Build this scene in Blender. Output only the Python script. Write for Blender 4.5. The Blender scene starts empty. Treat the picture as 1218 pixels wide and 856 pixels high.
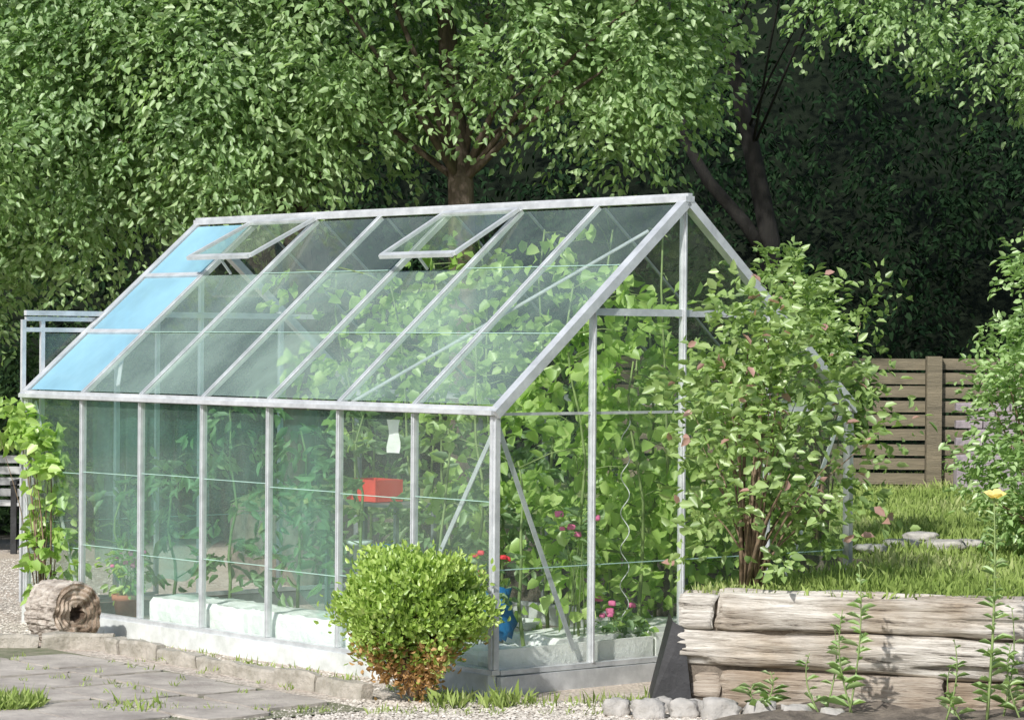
import bpy, math, random
import numpy as np
from mathutils import Vector, Matrix, noise
rng=np.random.default_rng(7); random.seed(7)
scene=bpy.context.scene
COL=scene.collection

# ------------------------------------------------------------------ materials
def new_mat(name):
    m=bpy.data.materials.new(name); m.use_nodes=True
    nt=m.node_tree; nt.nodes.clear()
    out=nt.nodes.new("ShaderNodeOutputMaterial")
    return m,nt,out
def N(nt,t,**kw):
    n=nt.nodes.new(t)
    for k,v in kw.items():
        if k in n.inputs: n.inputs[k].default_value=v
        else: setattr(n,k,v)
    return n
def rgba(c): return (c[0],c[1],c[2],1)
def solid(name,c1,c2=None,scale=6,rough=.6,metal=0,bump=0,bscale=40,stretch=(1,1,1),detail=6,spec=.4,contrast=(.35,.65)):
    m,nt,out=new_mat(name)
    b=N(nt,"ShaderNodeBsdfPrincipled",Roughness=rough,Metallic=metal)
    b.inputs["Specular IOR Level"].default_value=spec
    tc=N(nt,"ShaderNodeTexCoord"); mp=N(nt,"ShaderNodeMapping",Scale=stretch)
    nt.links.new(tc.outputs["Object"],mp.inputs[0])
    if c2 is None: c2=tuple(x*.8 for x in c1)
    n=N(nt,"ShaderNodeTexNoise",Scale=scale,Detail=detail,Roughness=.65)
    r=N(nt,"ShaderNodeValToRGB"); r.color_ramp.elements[0].position=contrast[0]; r.color_ramp.elements[1].position=contrast[1]
    r.color_ramp.elements[0].color=rgba(c2); r.color_ramp.elements[1].color=rgba(c1)
    nt.links.new(mp.outputs[0],n.inputs["Vector"]); nt.links.new(n.outputs["Fac"],r.inputs[0]); nt.links.new(r.outputs[0],b.inputs["Base Color"])
    if bump:
        n2=N(nt,"ShaderNodeTexNoise",Scale=bscale,Detail=8,Roughness=.7); nt.links.new(mp.outputs[0],n2.inputs["Vector"])
        bp=N(nt,"ShaderNodeBump",Strength=bump,Distance=.02); nt.links.new(n2.outputs["Fac"],bp.inputs["Height"]); nt.links.new(bp.outputs[0],b.inputs["Normal"])
    nt.links.new(b.outputs[0],out.inputs[0])
    return m
def leafmat(name,cols,trans=.35,rough=.5,pos=None,simple=False,gl=.05):
    m,nt,out=new_mat(name)
    a=N(nt,"ShaderNodeAttribute",attribute_name="rnd")
    r=N(nt,"ShaderNodeValToRGB"); cr=r.color_ramp
    k=len(cols)
    while len(cr.elements)<k: cr.elements.new(.5)
    for i,c in enumerate(cols):
        cr.elements[i].position=(pos[i] if pos else i/(k-1)); cr.elements[i].color=rgba(c)
    nt.links.new(a.outputs["Fac"],r.inputs[0])
    b=N(nt,"ShaderNodeBsdfDiffuse"); nt.links.new(r.outputs[0],b.inputs[0])
    last=b.outputs[0]
    if trans>0:
        t=N(nt,"ShaderNodeBsdfTranslucent")
        mx=N(nt,"ShaderNodeMix",data_type="RGBA",blend_type="MULTIPLY"); mx.inputs[0].default_value=1
        mx.inputs[7].default_value=(1.2,1.3,.72,1)
        nt.links.new(r.outputs[0],mx.inputs[6]); nt.links.new(mx.outputs[2],t.inputs[0])
        s=N(nt,"ShaderNodeMixShader",Fac=trans)
        nt.links.new(last,s.inputs[1]); nt.links.new(t.outputs[0],s.inputs[2]); last=s.outputs[0]
    if not simple:
        g=N(nt,"ShaderNodeBsdfGlossy",Roughness=rough); g.inputs[0].default_value=(.95,.97,.95,1)
        s=N(nt,"ShaderNodeMixShader",Fac=gl); nt.links.new(last,s.inputs[1]); nt.links.new(g.outputs[0],s.inputs[2]); last=s.outputs[0]
    nt.links.new(last,out.inputs[0])
    return m
def glassmat(name,tint,haze,hazecol,refl=.06,hs=3.0,streak=(1,1,.35),tshare=.5,lo=.3,hi=1.7):
    m,nt,out=new_mat(name)
    tr=N(nt,"ShaderNodeBsdfTransparent",Color=rgba(tint))
    gl=N(nt,"ShaderNodeBsdfGlossy",Roughness=.04)
    lw=N(nt,"ShaderNodeLayerWeight",Blend=.5)
    pw=N(nt,"ShaderNodeMath",operation="POWER"); pw.inputs[1].default_value=4
    ml=N(nt,"ShaderNodeMath",operation="MULTIPLY_ADD"); ml.inputs[1].default_value=.8; ml.inputs[2].default_value=refl
    nt.links.new(lw.outputs["Facing"],pw.inputs[0]); nt.links.new(pw.outputs[0],ml.inputs[0])
    s=N(nt,"ShaderNodeMixShader"); nt.links.new(ml.outputs[0],s.inputs[0]); nt.links.new(tr.outputs[0],s.inputs[1]); nt.links.new(gl.outputs[0],s.inputs[2])
    d=N(nt,"ShaderNodeBsdfDiffuse",Color=rgba(hazecol)); t=N(nt,"ShaderNodeBsdfTranslucent",Color=rgba(hazecol))
    ds=N(nt,"ShaderNodeMixShader",Fac=tshare); nt.links.new(d.outputs[0],ds.inputs[1]); nt.links.new(t.outputs[0],ds.inputs[2])
    tc=N(nt,"ShaderNodeTexCoord"); mp=N(nt,"ShaderNodeMapping",Scale=streak); nt.links.new(tc.outputs["Object"],mp.inputs[0])
    oi=N(nt,"ShaderNodeObjectInfo"); ad=N(nt,"ShaderNodeVectorMath",operation="ADD"); nt.links.new(mp.outputs[0],ad.inputs[0])
    ms=N(nt,"ShaderNodeMath",operation="MULTIPLY"); ms.inputs[1].default_value=30; nt.links.new(oi.outputs["Random"],ms.inputs[0]); nt.links.new(ms.outputs[0],ad.inputs[1])
    n=N(nt,"ShaderNodeTexNoise",Scale=hs,Detail=5,Roughness=.6); nt.links.new(ad.outputs[0],n.inputs["Vector"])
    mr=N(nt,"ShaderNodeMapRange"); mr.inputs[1].default_value=.3; mr.inputs[2].default_value=.72; mr.inputs[3].default_value=haze*lo; mr.inputs[4].default_value=min(1,haze*hi)
    nt.links.new(n.outputs["Fac"],mr.inputs[0])
    f=N(nt,"ShaderNodeMixShader"); nt.links.new(mr.outputs[0],f.inputs[0]); nt.links.new(s.outputs[0],f.inputs[1]); nt.links.new(ds.outputs[0],f.inputs[2])
    nt.links.new(f.outputs[0],out.inputs[0])
    return m

M={}
M['alu']=solid("aluminium",(.68,.70,.71),(.48,.5,.51),scale=9,rough=.42,metal=.4,bump=.15,bscale=60)
M['alu_dark']=solid("dull_aluminium",(.38,.4,.4),(.24,.26,.25),scale=9,rough=.5,metal=.5)
M['white']=solid("white_paint",(.62,.64,.62),(.4,.42,.39),scale=5,rough=.6,bump=.1,contrast=(.3,.6))
M['whiteplastic']=solid("white_film",(.92,.92,.9),(.74,.75,.70),scale=4,rough=.45,bump=.8,bscale=7)
M['glass']=glassmat("wall_glass",(.94,.985,.965),.13,(.50,.70,.62),.07,hs=1.5,lo=.3,hi=1.7)
M['gglass']=glassmat("clear_glass",(.97,.99,.97),.03,(.5,.66,.58),.03)
M['roofclear']=glassmat("roof_glass_clear",(.95,.99,.96),.13,(.68,.86,.74),.07,hs=1.4,lo=.4,hi=1.6)
M['roofback']=glassmat("roof_glass_back",(.97,.99,.97),.02,(.6,.7,.64),.03)
M['roofhaze']=glassmat("roof_glass_hazy",(.95,.99,.96),.22,(.70,.93,.80),.09,hs=1.3,tshare=.35,lo=.4,hi=1.6)
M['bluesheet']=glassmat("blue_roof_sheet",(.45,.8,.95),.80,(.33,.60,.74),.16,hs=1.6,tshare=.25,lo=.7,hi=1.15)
M['edge']=solid("glass_edge",(.42,.60,.52),(.3,.46,.4),rough=.3)
M['net']=glassmat("teal_net",(.76,.94,.89),.18,(.20,.46,.40),.01,hs=2.6,streak=(1.6,1.6,.9),lo=.0,hi=2.1)
M['bark']=solid("bark",(.17,.13,.10),(.07,.055,.04),scale=14,rough=.9,bump=1,bscale=30,stretch=(1,1,.25))
M['barkdark']=solid("shaded_dark_bark",(.022,.020,.017),(.011,.010,.009),scale=14,rough=.9,bump=1,bscale=30,stretch=(1,1,.25))  # dark bark, toned down further so the trunk looks less lit
M['stem']=solid("green_stem",(.24,.32,.11),(.14,.2,.07),rough=.6)
M['twig']=solid("twig",(.24,.17,.11),(.12,.085,.055),scale=20,rough=.8)
M['ltree']=leafmat("tree_leaf",[(.11,.19,.065),(.21,.34,.12),(.33,.47,.20),(.52,.64,.37)],.42,.5)
M['ltree2']=leafmat("tree_leaf_deep",[(.095,.17,.065),(.18,.30,.115),(.28,.41,.18),(.45,.57,.32)],.40,.5)
M['ldark']=leafmat("shaded_wood_leaf",[(.005,.013,.007),(.011,.025,.012),(.019,.040,.018),(.034,.062,.028)],0,simple=True)  # near-black greens carry the canopy's shade inside the wood
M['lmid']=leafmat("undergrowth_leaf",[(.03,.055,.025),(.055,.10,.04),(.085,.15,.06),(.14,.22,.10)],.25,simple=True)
M['lshrub']=leafmat("shrub_leaf",[(.14,.22,.07),(.26,.38,.12),(.38,.51,.19),(.52,.61,.31),(.48,.28,.24)],.40,.42,[0,.4,.75,.93,1])
M['lbush']=leafmat("light_bush_leaf",[(.14,.24,.08),(.26,.40,.14),(.38,.53,.22),(.52,.63,.36)],.38,.4)
M['lbox']=leafmat("box_leaf",[(.17,.28,.05),(.29,.43,.085),(.41,.55,.13),(.50,.62,.19),(.50,.30,.13)],.36,.42,[0,.4,.75,.93,1])
M['lvine']=leafmat("vine_leaf",[(.18,.29,.07),(.30,.46,.11),(.43,.60,.17),(.57,.69,.27)],.45,.42)
M['ltom']=leafmat("tomato_leaf",[(.08,.15,.06),(.15,.26,.10),(.24,.37,.15),(.37,.49,.24)],.38,.5)
M['grass']=leafmat("grass_blade",[(.14,.20,.055),(.25,.34,.09),(.36,.45,.15),(.52,.52,.29)],.35,simple=True)
M['red']=solid("red_plastic",(.8,.07,.05),(.65,.05,.035),rough=.5)
M['blue']=solid("blue_plastic",(.03,.2,.42),(.02,.12,.28),rough=.4)
M['terra']=solid("terracotta",(.5,.2,.11),(.36,.15,.09),scale=8,rough=.8)
M['black']=solid("black_film",(.03,.03,.032),(.016,.016,.017),rough=.6,bump=.5,bscale=8)
M['flowerpink']=solid("pink_petal",(.75,.2,.38),(.6,.12,.28),rough=.6)
M['flowerred']=solid("red_petal",(.75,.05,.06),(.6,.03,.05),rough=.6)
M['floweryellow']=leafmat("yellow_petal",[(.85,.68,.2),(.92,.8,.4)],.3,simple=True)
M['benchwood']=solid("grey_slat",(.50,.50,.49),(.36,.36,.35),scale=10,rough=.8,bump=.3,stretch=(.2,1,1))
M['fencewood']=solid("fence_wood",(.25,.21,.145),(.14,.12,.085),scale=5,rough=.85,bump=.7,stretch=(.3,2,4))
M['soil']=solid("soil",(.25,.21,.165),(.09,.075,.06),scale=9,rough=.95,bump=1,bscale=30)
M['stone']=solid("pale_stone",(.5,.475,.44),(.32,.305,.28),scale=7,rough=.85,bump=.7,bscale=25)
M['pebble']=leafmat("pebble",[(.3,.27,.23),(.46,.42,.36),(.6,.55,.48),(.72,.67,.6)],0,simple=True)
M['kerb']=solid("kerb_concrete",(.48,.44,.38),(.27,.25,.2),scale=9,rough=.9,bump=.8,bscale=40)
M['brick']=solid("mauve_brick",(.34,.29,.31),(.22,.19,.21),scale=9,rough=.9,bump=.5)

def timbermat(name,mid,hi,warm):
    m,nt,out=new_mat(name)
    b=N(nt,"ShaderNodeBsdfPrincipled",Roughness=.85); b.inputs["Specular IOR Level"].default_value=.2
    tc=N(nt,"ShaderNodeTexCoord"); mp=N(nt,"ShaderNodeMapping",Scale=(1.3,12,18)); nt.links.new(tc.outputs["Object"],mp.inputs[0])
    oi=N(nt,"ShaderNodeObjectInfo"); ad=N(nt,"ShaderNodeVectorMath",operation="ADD"); nt.links.new(mp.outputs[0],ad.inputs[0])
    ms=N(nt,"ShaderNodeMath",operation="MULTIPLY"); ms.inputs[1].default_value=40; nt.links.new(oi.outputs["Random"],ms.inputs[0]); nt.links.new(ms.outputs[0],ad.inputs[1])
    n=N(nt,"ShaderNodeTexNoise",Scale=2.6,Detail=10,Roughness=.78,Distortion=.4); nt.links.new(ad.outputs[0],n.inputs["Vector"])
    r=N(nt,"ShaderNodeValToRGB"); cr=r.color_ramp
    cr.elements[0].position=.35; cr.elements[0].color=(.04,.034,.028,1); cr.elements[1].position=.43; cr.elements[1].color=rgba(mid)
    e=cr.elements.new(.59); e.color=rgba(hi)
    nt.links.new(n.outputs["Fac"],r.inputs[0])
    n3=N(nt,"ShaderNodeTexNoise",Scale=2.3,Detail=6); nt.links.new(tc.outputs["Object"],n3.inputs["Vector"])
    mx=N(nt,"ShaderNodeMix",data_type="RGBA",blend_type="MULTIPLY"); mx.inputs[0].default_value=.85
    r3=N(nt,"ShaderNodeValToRGB"); r3.color_ramp.elements[0].position=.36; r3.color_ramp.elements[0].color=rgba(warm); r3.color_ramp.elements[1].position=.56; r3.color_ramp.elements[1].color=(1,1,1,1)
    nt.links.new(n3.outputs["Fac"],r3.inputs[0]); nt.links.new(r.outputs[0],mx.inputs[6]); nt.links.new(r3.outputs[0],mx.inputs[7]); nt.links.new(mx.outputs[2],b.inputs["Base Color"])
    bp=N(nt,"ShaderNodeBump",Strength=.8,Distance=.025); nt.links.new(n.outputs["Fac"],bp.inputs["Height"]); nt.links.new(bp.outputs[0],b.inputs["Normal"])
    nt.links.new(b.outputs[0],out.inputs[0]); return m
M['timber']=timbermat("weathered_timber",(.40,.365,.315),(.72,.685,.62),(.62,.53,.43))
M['timberbrown']=timbermat("brown_timber",(.32,.265,.21),(.52,.46,.385),(.66,.56,.45))

def groundmat():
    m,nt,out=new_mat("gravel_ground")
    b=N(nt,"ShaderNodeBsdfPrincipled",Roughness=.95); b.inputs["Specular IOR Level"].default_value=.15
    tc=N(nt,"ShaderNodeTexCoord")
    v=N(nt,"ShaderNodeTexVoronoi",Scale=55); nt.links.new(tc.outputs["Object"],v.inputs["Vector"])
    sx=N(nt,"ShaderNodeSeparateColor"); nt.links.new(v.outputs["Color"],sx.inputs[0])
    r=N(nt,"ShaderNodeValToRGB"); cr=r.color_ramp; cr.elements[0].color=(.28,.24,.2,1); cr.elements[1].color=(.64,.57,.49,1)
    nt.links.new(sx.outputs[0],r.inputs[0])
    n=N(nt,"ShaderNodeTexNoise",Scale=1.3,Detail=6); nt.links.new(tc.outputs["Object"],n.inputs["Vector"])
    r2=N(nt,"ShaderNodeValToRGB"); r2.color_ramp.elements[0].position=.42; r2.color_ramp.elements[0].color=(0,0,0,1); r2.color_ramp.elements[1].position=.62; r2.color_ramp.elements[1].color=(1,1,1,1)
    nt.links.new(n.outputs["Fac"],r2.inputs[0])
    mx=N(nt,"ShaderNodeMix",data_type="RGBA"); nt.links.new(r2.outputs[0],mx.inputs[0]); nt.links.new(r.outputs[0],mx.inputs[6]); mx.inputs[7].default_value=(.46,.39,.32,1)
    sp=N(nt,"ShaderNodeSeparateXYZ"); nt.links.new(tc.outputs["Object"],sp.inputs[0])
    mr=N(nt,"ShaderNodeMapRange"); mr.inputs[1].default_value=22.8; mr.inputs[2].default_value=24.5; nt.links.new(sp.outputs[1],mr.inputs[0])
    m2=N(nt,"ShaderNodeMix",data_type="RGBA"); nt.links.new(mr.outputs[0],m2.inputs[0]); nt.links.new(mx.outputs[2],m2.inputs[6]); m2.inputs[7].default_value=(.008,.013,.006,1)  # towards the wood the ground turns near-black, its shade put into the colour
    nt.links.new(m2.outputs[2],b.inputs["Base Color"])
    bp=N(nt,"ShaderNodeBump",Strength=.8,Distance=.01); nt.links.new(v.outputs["Distance"],bp.inputs["Height"]); nt.links.new(bp.outputs[0],b.inputs["Normal"])
    nt.links.new(b.outputs[0],out.inputs[0]); return m
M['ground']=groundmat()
M['paving']=solid("slate_paving",(.52,.47,.41),(.29,.255,.225),scale=3.3,rough=.9,bump=.7,bscale=22,detail=10)
M['joint']=solid("paving_joint",(.26,.24,.17),(.12,.14,.07),scale=12,rough=.95,bump=.6)
M['lawn']=solid("lawn_soil",(.24,.3,.1),(.16,.2,.07),scale=10,rough=.95,bump=.8)

# ------------------------------------------------------------------ object helpers
WO={}
def link(o): COL.objects.link(o); return o
def setpar(o,loc,parent):
    WO[o.name]=Vector(loc)
    if parent is not None:
        o.parent=parent; o.location=Vector(loc)-WO[parent.name]
    else: o.location=loc
def empty(name,loc,label,cat,group=None,parent=None):
    o=bpy.data.objects.new(name,None); o.empty_display_size=.1; link(o); setpar(o,loc,parent)
    if label: o["label"]=label; o["category"]=cat
    if group: o["group"]=group
    return o
def tag(o,label,cat,group=None):
    o["label"]=label; o["category"]=cat
    if group: o["group"]=group
def mk(name,V,F,mats,parent=None,smooth=False,mi=None,rnd=None,origin=None):
    V=np.asarray(V,dtype=np.float64)
    if origin is None: origin=np.array([(V[:,0].min()+V[:,0].max())/2,(V[:,1].min()+V[:,1].max())/2,V[:,2].min()])
    L=V-np.asarray(origin)
    me=bpy.data.meshes.new(name)
    if isinstance(F,np.ndarray):
        k=F.shape[1]; me.vertices.add(len(L)); me.vertices.foreach_set("co",L.astype(np.float32).ravel())
        me.loops.add(F.size); me.loops.foreach_set("vertex_index",F.astype(np.int32).ravel())
        me.polygons.add(len(F)); me.polygons.foreach_set("loop_start",np.arange(0,F.size,k,dtype=np.int32))
        me.update(calc_edges=True)
    else:
        me.from_pydata(L.tolist(),[],F); me.update()
    if not isinstance(mats,(list,tuple)): mats=[mats]
    for m in mats: me.materials.append(m)
    if mi is not None: me.polygons.foreach_set("material_index",np.asarray(mi,dtype=np.int32))
    if smooth: me.polygons.foreach_set("use_smooth",np.ones(len(me.polygons),dtype=bool))
    if rnd is not None:
        a=me.attributes.new("rnd","FLOAT","FACE"); a.data.foreach_set("value",np.asarray(rnd,dtype=np.float32))
    o=bpy.data.objects.new(name,me); link(o); setpar(o,origin,parent)
    return o
class MB:
    def __init__(s): s.v=[];s.f=[];s.mi=[]
    def add(s,V,F,m=0):
        b=len(s.v); s.v+= [tuple(map(float,x)) for x in V]; s.f+=[[i+b for i in f] for f in F]; s.mi+=[m]*len(F)
    def bar(s,p,q,w,h,up=(0,0,1),m=0):
        p=Vector(p);q=Vector(q);d=(q-p).normalized();up=Vector(up)
        side=d.cross(up).normalized(); u2=side.cross(d).normalized()
        V=[]
        for c in (p,q):
            for a,b in ((-1,-1),(1,-1),(1,1),(-1,1)): V.append(c+side*(a*w/2)+u2*(b*h/2))
        s.add(V,[[0,3,2,1],[4,5,6,7],[0,1,5,4],[1,2,6,5],[2,3,7,6],[3,0,4,7]],m)
    def tube(s,path,rad,n=7,m=0,cap=True):
        path=[Vector(p) for p in path]; V=[];F=[]
        ref=Vector((0.31,.95,.05))
        for i,p in enumerate(path):
            d=(path[min(i+1,len(path)-1)]-path[max(i-1,0)]).normalized()
            a=d.cross(ref)
            if a.length<.1: a=d.cross(Vector((1,0,0)))
            a.normalize(); b=d.cross(a)
            for k in range(n):
                t=2*math.pi*k/n; V.append(p+(a*math.cos(t)+b*math.sin(t))*rad[i])
        for i in range(len(path)-1):
            for k in range(n):
                F.append([i*n+k,i*n+(k+1)%n,(i+1)*n+(k+1)%n,(i+1)*n+k])
        if cap: F.append(list(range(n))[::-1]); F.append([(len(path)-1)*n+k for k in range(n)])
        s.add(V,F,m)
    def obj(s,name,mats,parent=None,smooth=False,origin=None): return mk(name,np.array(s.v),s.f,mats,parent,smooth,s.mi,origin=origin)

def norm(a): return a/np.maximum(np.linalg.norm(a,axis=1,keepdims=True),1e-9)
def leaf_geo(P,D,Nn,L,wr,curl=.15,fold=.18):
    D=norm(D); S=norm(np.cross(D,Nn)); Nn=np.cross(S,D)
    L=L[:,None]; Wd=L*wr
    v=np.stack([P, P+D*L*.28+S*Wd*.46+Nn*Wd*fold, P+D*L*.68+S*Wd*.36+Nn*Wd*fold*.6, P+D*L-Nn*L*curl, P+D*L*.68-S*Wd*.36+Nn*Wd*fold*.6, P+D*L*.28-S*Wd*.46+Nn*Wd*fold],1)
    n=len(P); base=(np.arange(n)*6)[:,None]
    F=np.stack([base+np.array([0,1,2,3]),base+np.array([0,3,4,5])],1).reshape(-1,4)
    return v.reshape(-1,3),F
def leaf_obj(name,P,D,Nn,L,wr,mat,rnd,parent=None,**kw):
    V,F=leaf_geo(P,D,Nn,L,wr,**kw)
    return mk(name,V,F,mat,parent,rnd=np.repeat(rnd,2))
def blob_points(blobs,n,shell=.55,gate=None,gs=1.1):
    out=[];dirs=[]
    w=np.array([b[6] if len(b)>6 else b[3]*b[4]*b[5] for b in blobs]); w=w/w.sum()
    for b,k in zip(blobs,(w*n).astype(int)+1):
        got=0
        while got<k:
            d=rng.normal(size=3); d/=np.linalg.norm(d); r=rng.random()**(1/3)
            r=shell+(1-shell)*r if rng.random()<.75 else r
            r*=1+.22*noise.noise(Vector(d*2.2)+Vector((b[0],b[1],b[2])))
            p=np.array(b[:3])+d*r*np.array(b[3:6])
            if gate is not None and noise.noise(Vector(p)*gs+Vector((3.1,7.7,1.3)))<gate: 
                if rng.random()<.88:
                    got+=.15; continue
            out.append(p); dirs.append(d); got+=1
    return np.array(out),np.array(dirs)
def sprays(C,Dr,nper,slen,leaf,wr,up=.8,nj=.5,droop=.25,outw=.8,spread=.12):
    n=len(C); rd=rng.normal(size=(n,3))*.55
    A=norm(Dr*outw+rd+np.array([0,0,-.05]))
    t=rng.random((n,nper)); sd=np.where(rng.random((n,nper))<.5,-1,1)
    S=norm(np.cross(A,np.array([0,0,1.0])+rng.normal(size=(n,3))*.2))
    P=C[:,None,:]+A[:,None,:]*(t*slen)[...,None]+S[:,None,:]*(sd*rng.random((n,nper))*spread)[...,None]+rng.normal(size=(n,nper,3))*spread*.35
    P[...,2]-=droop*slen*t**2
    D=A[:,None,:]*.6+S[:,None,:]*sd[...,None]*.8+rng.normal(size=(n,nper,3))*.35; D[...,2]-=droop
    Nn=np.array([0,0,up])+Dr[:,None,:]*.3+rng.normal(size=(n,nper,3))*nj
    Lf=leaf*(.65+.6*rng.random((n,nper)))
    rn=np.clip(.25+.5*rng.random((n,1))*.9+.45*(rng.random((n,nper))-.4),0,1)
    k=n*nper
    return P.reshape(k,3),D.reshape(k,3),Nn.reshape(k,3),Lf.reshape(k),rn.reshape(k)

# ------------------------------------------------------------------ greenhouse frame of reference
A_=.7023; F0=Vector((-.078,13.581,0)); U=Vector((-math.sin(A_),math.cos(A_),0)); VV=Vector((math.cos(A_),math.sin(A_),0)); Z=Vector((0,0,1))
W=1.233; HE=1.368; HR=2.412; HB=1.847; VB=.622; BAY=.62; LEN=7*BAY
def G(u,v,z): return F0+U*u+VV*v+Z*z
roofN=(VV*(-(HR-HE))+Z*W).normalized()
roofN2=(VV*((HR-HE))+Z*W).normalized()
def R(u,t,off=0): return G(u,W*t,HE+(HR-HE)*t)+roofN*off
def R2(u,t,off=0): return G(u,2*W-W*t,HE+(HR-HE)*t)+roofN2*off
PH=.10
gh=empty("greenhouse",G(LEN/2,W,0),"aluminium framed glass greenhouse with open roof vents on gravel","greenhouse")
def one(name,p,q,w,h,up,parent,mat='alu'):
    b=MB(); b.bar(p,q,w,h,up); return b.obj(name,M[mat],parent)
one("plinth",G(0,-.01,PH/2),G(LEN,-.01,PH/2),.05,PH,Z,gh,'white')
one("plinth",G(0,2*W+.01,PH/2),G(LEN,2*W+.01,PH/2),.05,PH,Z,gh,'white')
one("plinth",G(-.01,.02,PH*.45),G(-.01,2*W-.02,PH*.45),.045,PH*.9,Z,gh,'alu')
one("plinth",G(LEN+.01,.02,PH*.45),G(LEN+.01,2*W-.02,PH*.45),.045,PH*.9,Z,gh,'alu_dark')

def bar_child(name,p,q,w,h,up,parent,mat='alu',lip=True):
    b=MB(); b.bar(p,q,w,h,up)
    if lip:
        p=Vector(p);q=Vector(q);upv=Vector(up).normalized()
        b.bar(p+upv*(h*.5+.004),q+upv*(h*.5+.004),w*.35,.008,up)
    return b.obj(name,M[mat],parent)
def pane(name,a,bb,c,d,mat,parent,strips=(),nrm=None):
    m=MB(); ts=[0]+list(strips)+[1]
    a,bb,c,d=map(Vector,(a,bb,c,d))
    for i in range(len(ts)-1):
        t0,t1=ts[i],ts[i+1]
        off=nrm*(.0025*(i%2))
        m.add([a.lerp(d,t0)+off,bb.lerp(c,t0)+off,bb.lerp(c,t1)+off,a.lerp(d,t1)+off],[[0,1,2,3]],0)
    for t in strips:
        m.bar(a.lerp(d,t)+nrm*.005,bb.lerp(c,t)+nrm*.005,.004,.003,nrm,1)
    return m.obj(name,[M[mat],M['edge']],parent)

for side,v0 in ((0,0.0),(1,2*W)):
    out=-VV if side==0 else VV
    b=MB()
    b.bar(G(-.03,v0,HE-.005),G(LEN+.03,v0,HE-.005),.05,.045)
    g0=out*.035
    b.bar(G(-.03,v0,HE-.012)+g0,G(LEN+.03,v0,HE-.012)+g0,.03,.022)
    wall=b.obj("side_wall",M['alu'],gh)
    one("sill_rail",G(-.02,v0,PH+.012),G(LEN+.02,v0,PH+.012),.045,.024,Z,wall)
    for k in range(8):
        p=G(k*BAY,v0,PH+.026);q=G(k*BAY,v0,HE-.03)
        w=.045 if k in (0,7) else .022
        bar_child("glazing_bar",p,q,w,.03,out,wall,'alu' if side==0 else 'alu_dark')
    for k in range(7):
        e=.014
        pane("glass_pane",G(k*BAY+e,v0,PH+.03),G((k+1)*BAY-e,v0,PH+.03),G((k+1)*BAY-e,v0,HE-.03),G(k*BAY+e,v0,HE-.03),'glass' if side==0 else 'gglass',wall,(.30+.015*math.sin(k*3),.66+.012*math.sin(k*5)) if side==0 else (),out)
for side,u0 in ((0,0.0),(1,LEN)):
    out=-U if side==0 else U
    wall=one("gable_wall",G(u0,.03,PH+.008),G(u0,2*W-.03,PH+.008),.04,.022,Z,gh)
    one("cross_bar",G(u0,VB,HB),G(u0,2*W-VB,HB),.028,.036,Z,wall)
    if side==0: one("cross_bar",G(u0,.03,HE-.02),G(u0,2*W-.03,HE-.02),.012,.014,Z,wall)
    vs=[VB,W,2*W-VB]
    tops=[HE+(HR-HE)*VB/W,HR,HE+(HR-HE)*VB/W]
    for v,t in zip(vs,tops): bar_child("glazing_bar",G(u0,v,PH+.02)+out*.003,G(u0,v,t-.02)+out*.003,.026,.03,out,wall)
    xs=[0.02,VB,W,2*W-VB,2*W-.02]
    def zt(v): return HE+(HR-HE)*(1-abs(v-W)/W)
    for i in range(4):
        a,c=xs[i]+.012,xs[i+1]-.012
        m=MB()
        for z0,z1 in ((PH+.03,.60),(.605,HE-.03),(HE-.01,None)):
            if z1: m.add([G(u0,a,z0),G(u0,c,z0),G(u0,c,z1),G(u0,a,z1)],[[0,1,2,3]],0)
            else: m.add([G(u0,a,z0),G(u0,c,z0),G(u0,c,zt(c)-.01),G(u0,a,zt(a)-.01)],[[0,1,2,3]],0)
        m.bar(G(u0,a,.6),G(u0,c,.6),.005,.003,out,1)
        m.obj("glass_pane",[M['gglass'],M['edge']],wall)
for side,RR,nn in ((0,R,roofN),(1,R2,roofN2)):
    ra=one("roof_slope",RR(-.02,-.02),RR(-.02,1.0),.055,.045,nn,gh)
    one("edge_rafter",RR(LEN+.02,-.02),RR(LEN+.02,1.0),.055,.045,nn,ra)
    for k in range(1,7): bar_child("glazing_bar",RR(k*BAY,0,.004),RR(k*BAY,.985,.004),.026 if side==0 else .012,.028 if side==0 else .012,nn,ra,'alu' if side==0 else 'alu_dark',side==0)
    for k in range(7):
        e=.016; u0,u1=k*BAY+e,(k+1)*BAY-e
        for i,(t0,t1) in enumerate(((.015,.34),(.345,.67),(.675,.975))):
            if side==0 and i==2 and k in (2,5): continue
            if side==1 and i==2 and k in (2,4): continue
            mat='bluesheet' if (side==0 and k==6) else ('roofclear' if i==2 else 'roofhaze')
            if side==1: mat='roofback'
            off=.012
            pane("glass_pane",RR(u0,t0,off),RR(u1,t0,off),RR(u1,t1,off),RR(u0,t1,off),mat,ra,(),nn)
            if i and side==0: 
                heavy=(k==6 or (k in(2,5) and i==2))
                m=MB(); m.bar(RR(u0,t0-.004,off+.006),RR(u1,t0-.004,off+.006),.034 if heavy else .004,.016 if heavy else .004,nn); m.obj("glazing_strip",M['alu'] if heavy else M['edge'],ra)
b=MB(); b.bar(G(-.05,W,HR+.012),G(LEN+.05,W,HR+.012),.06,.03); b.bar(G(-.05,W,HR+.034),G(LEN+.05,W,HR+.034),.03,.014); b.obj("ridge_cap",M['alu'],gh)
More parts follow.
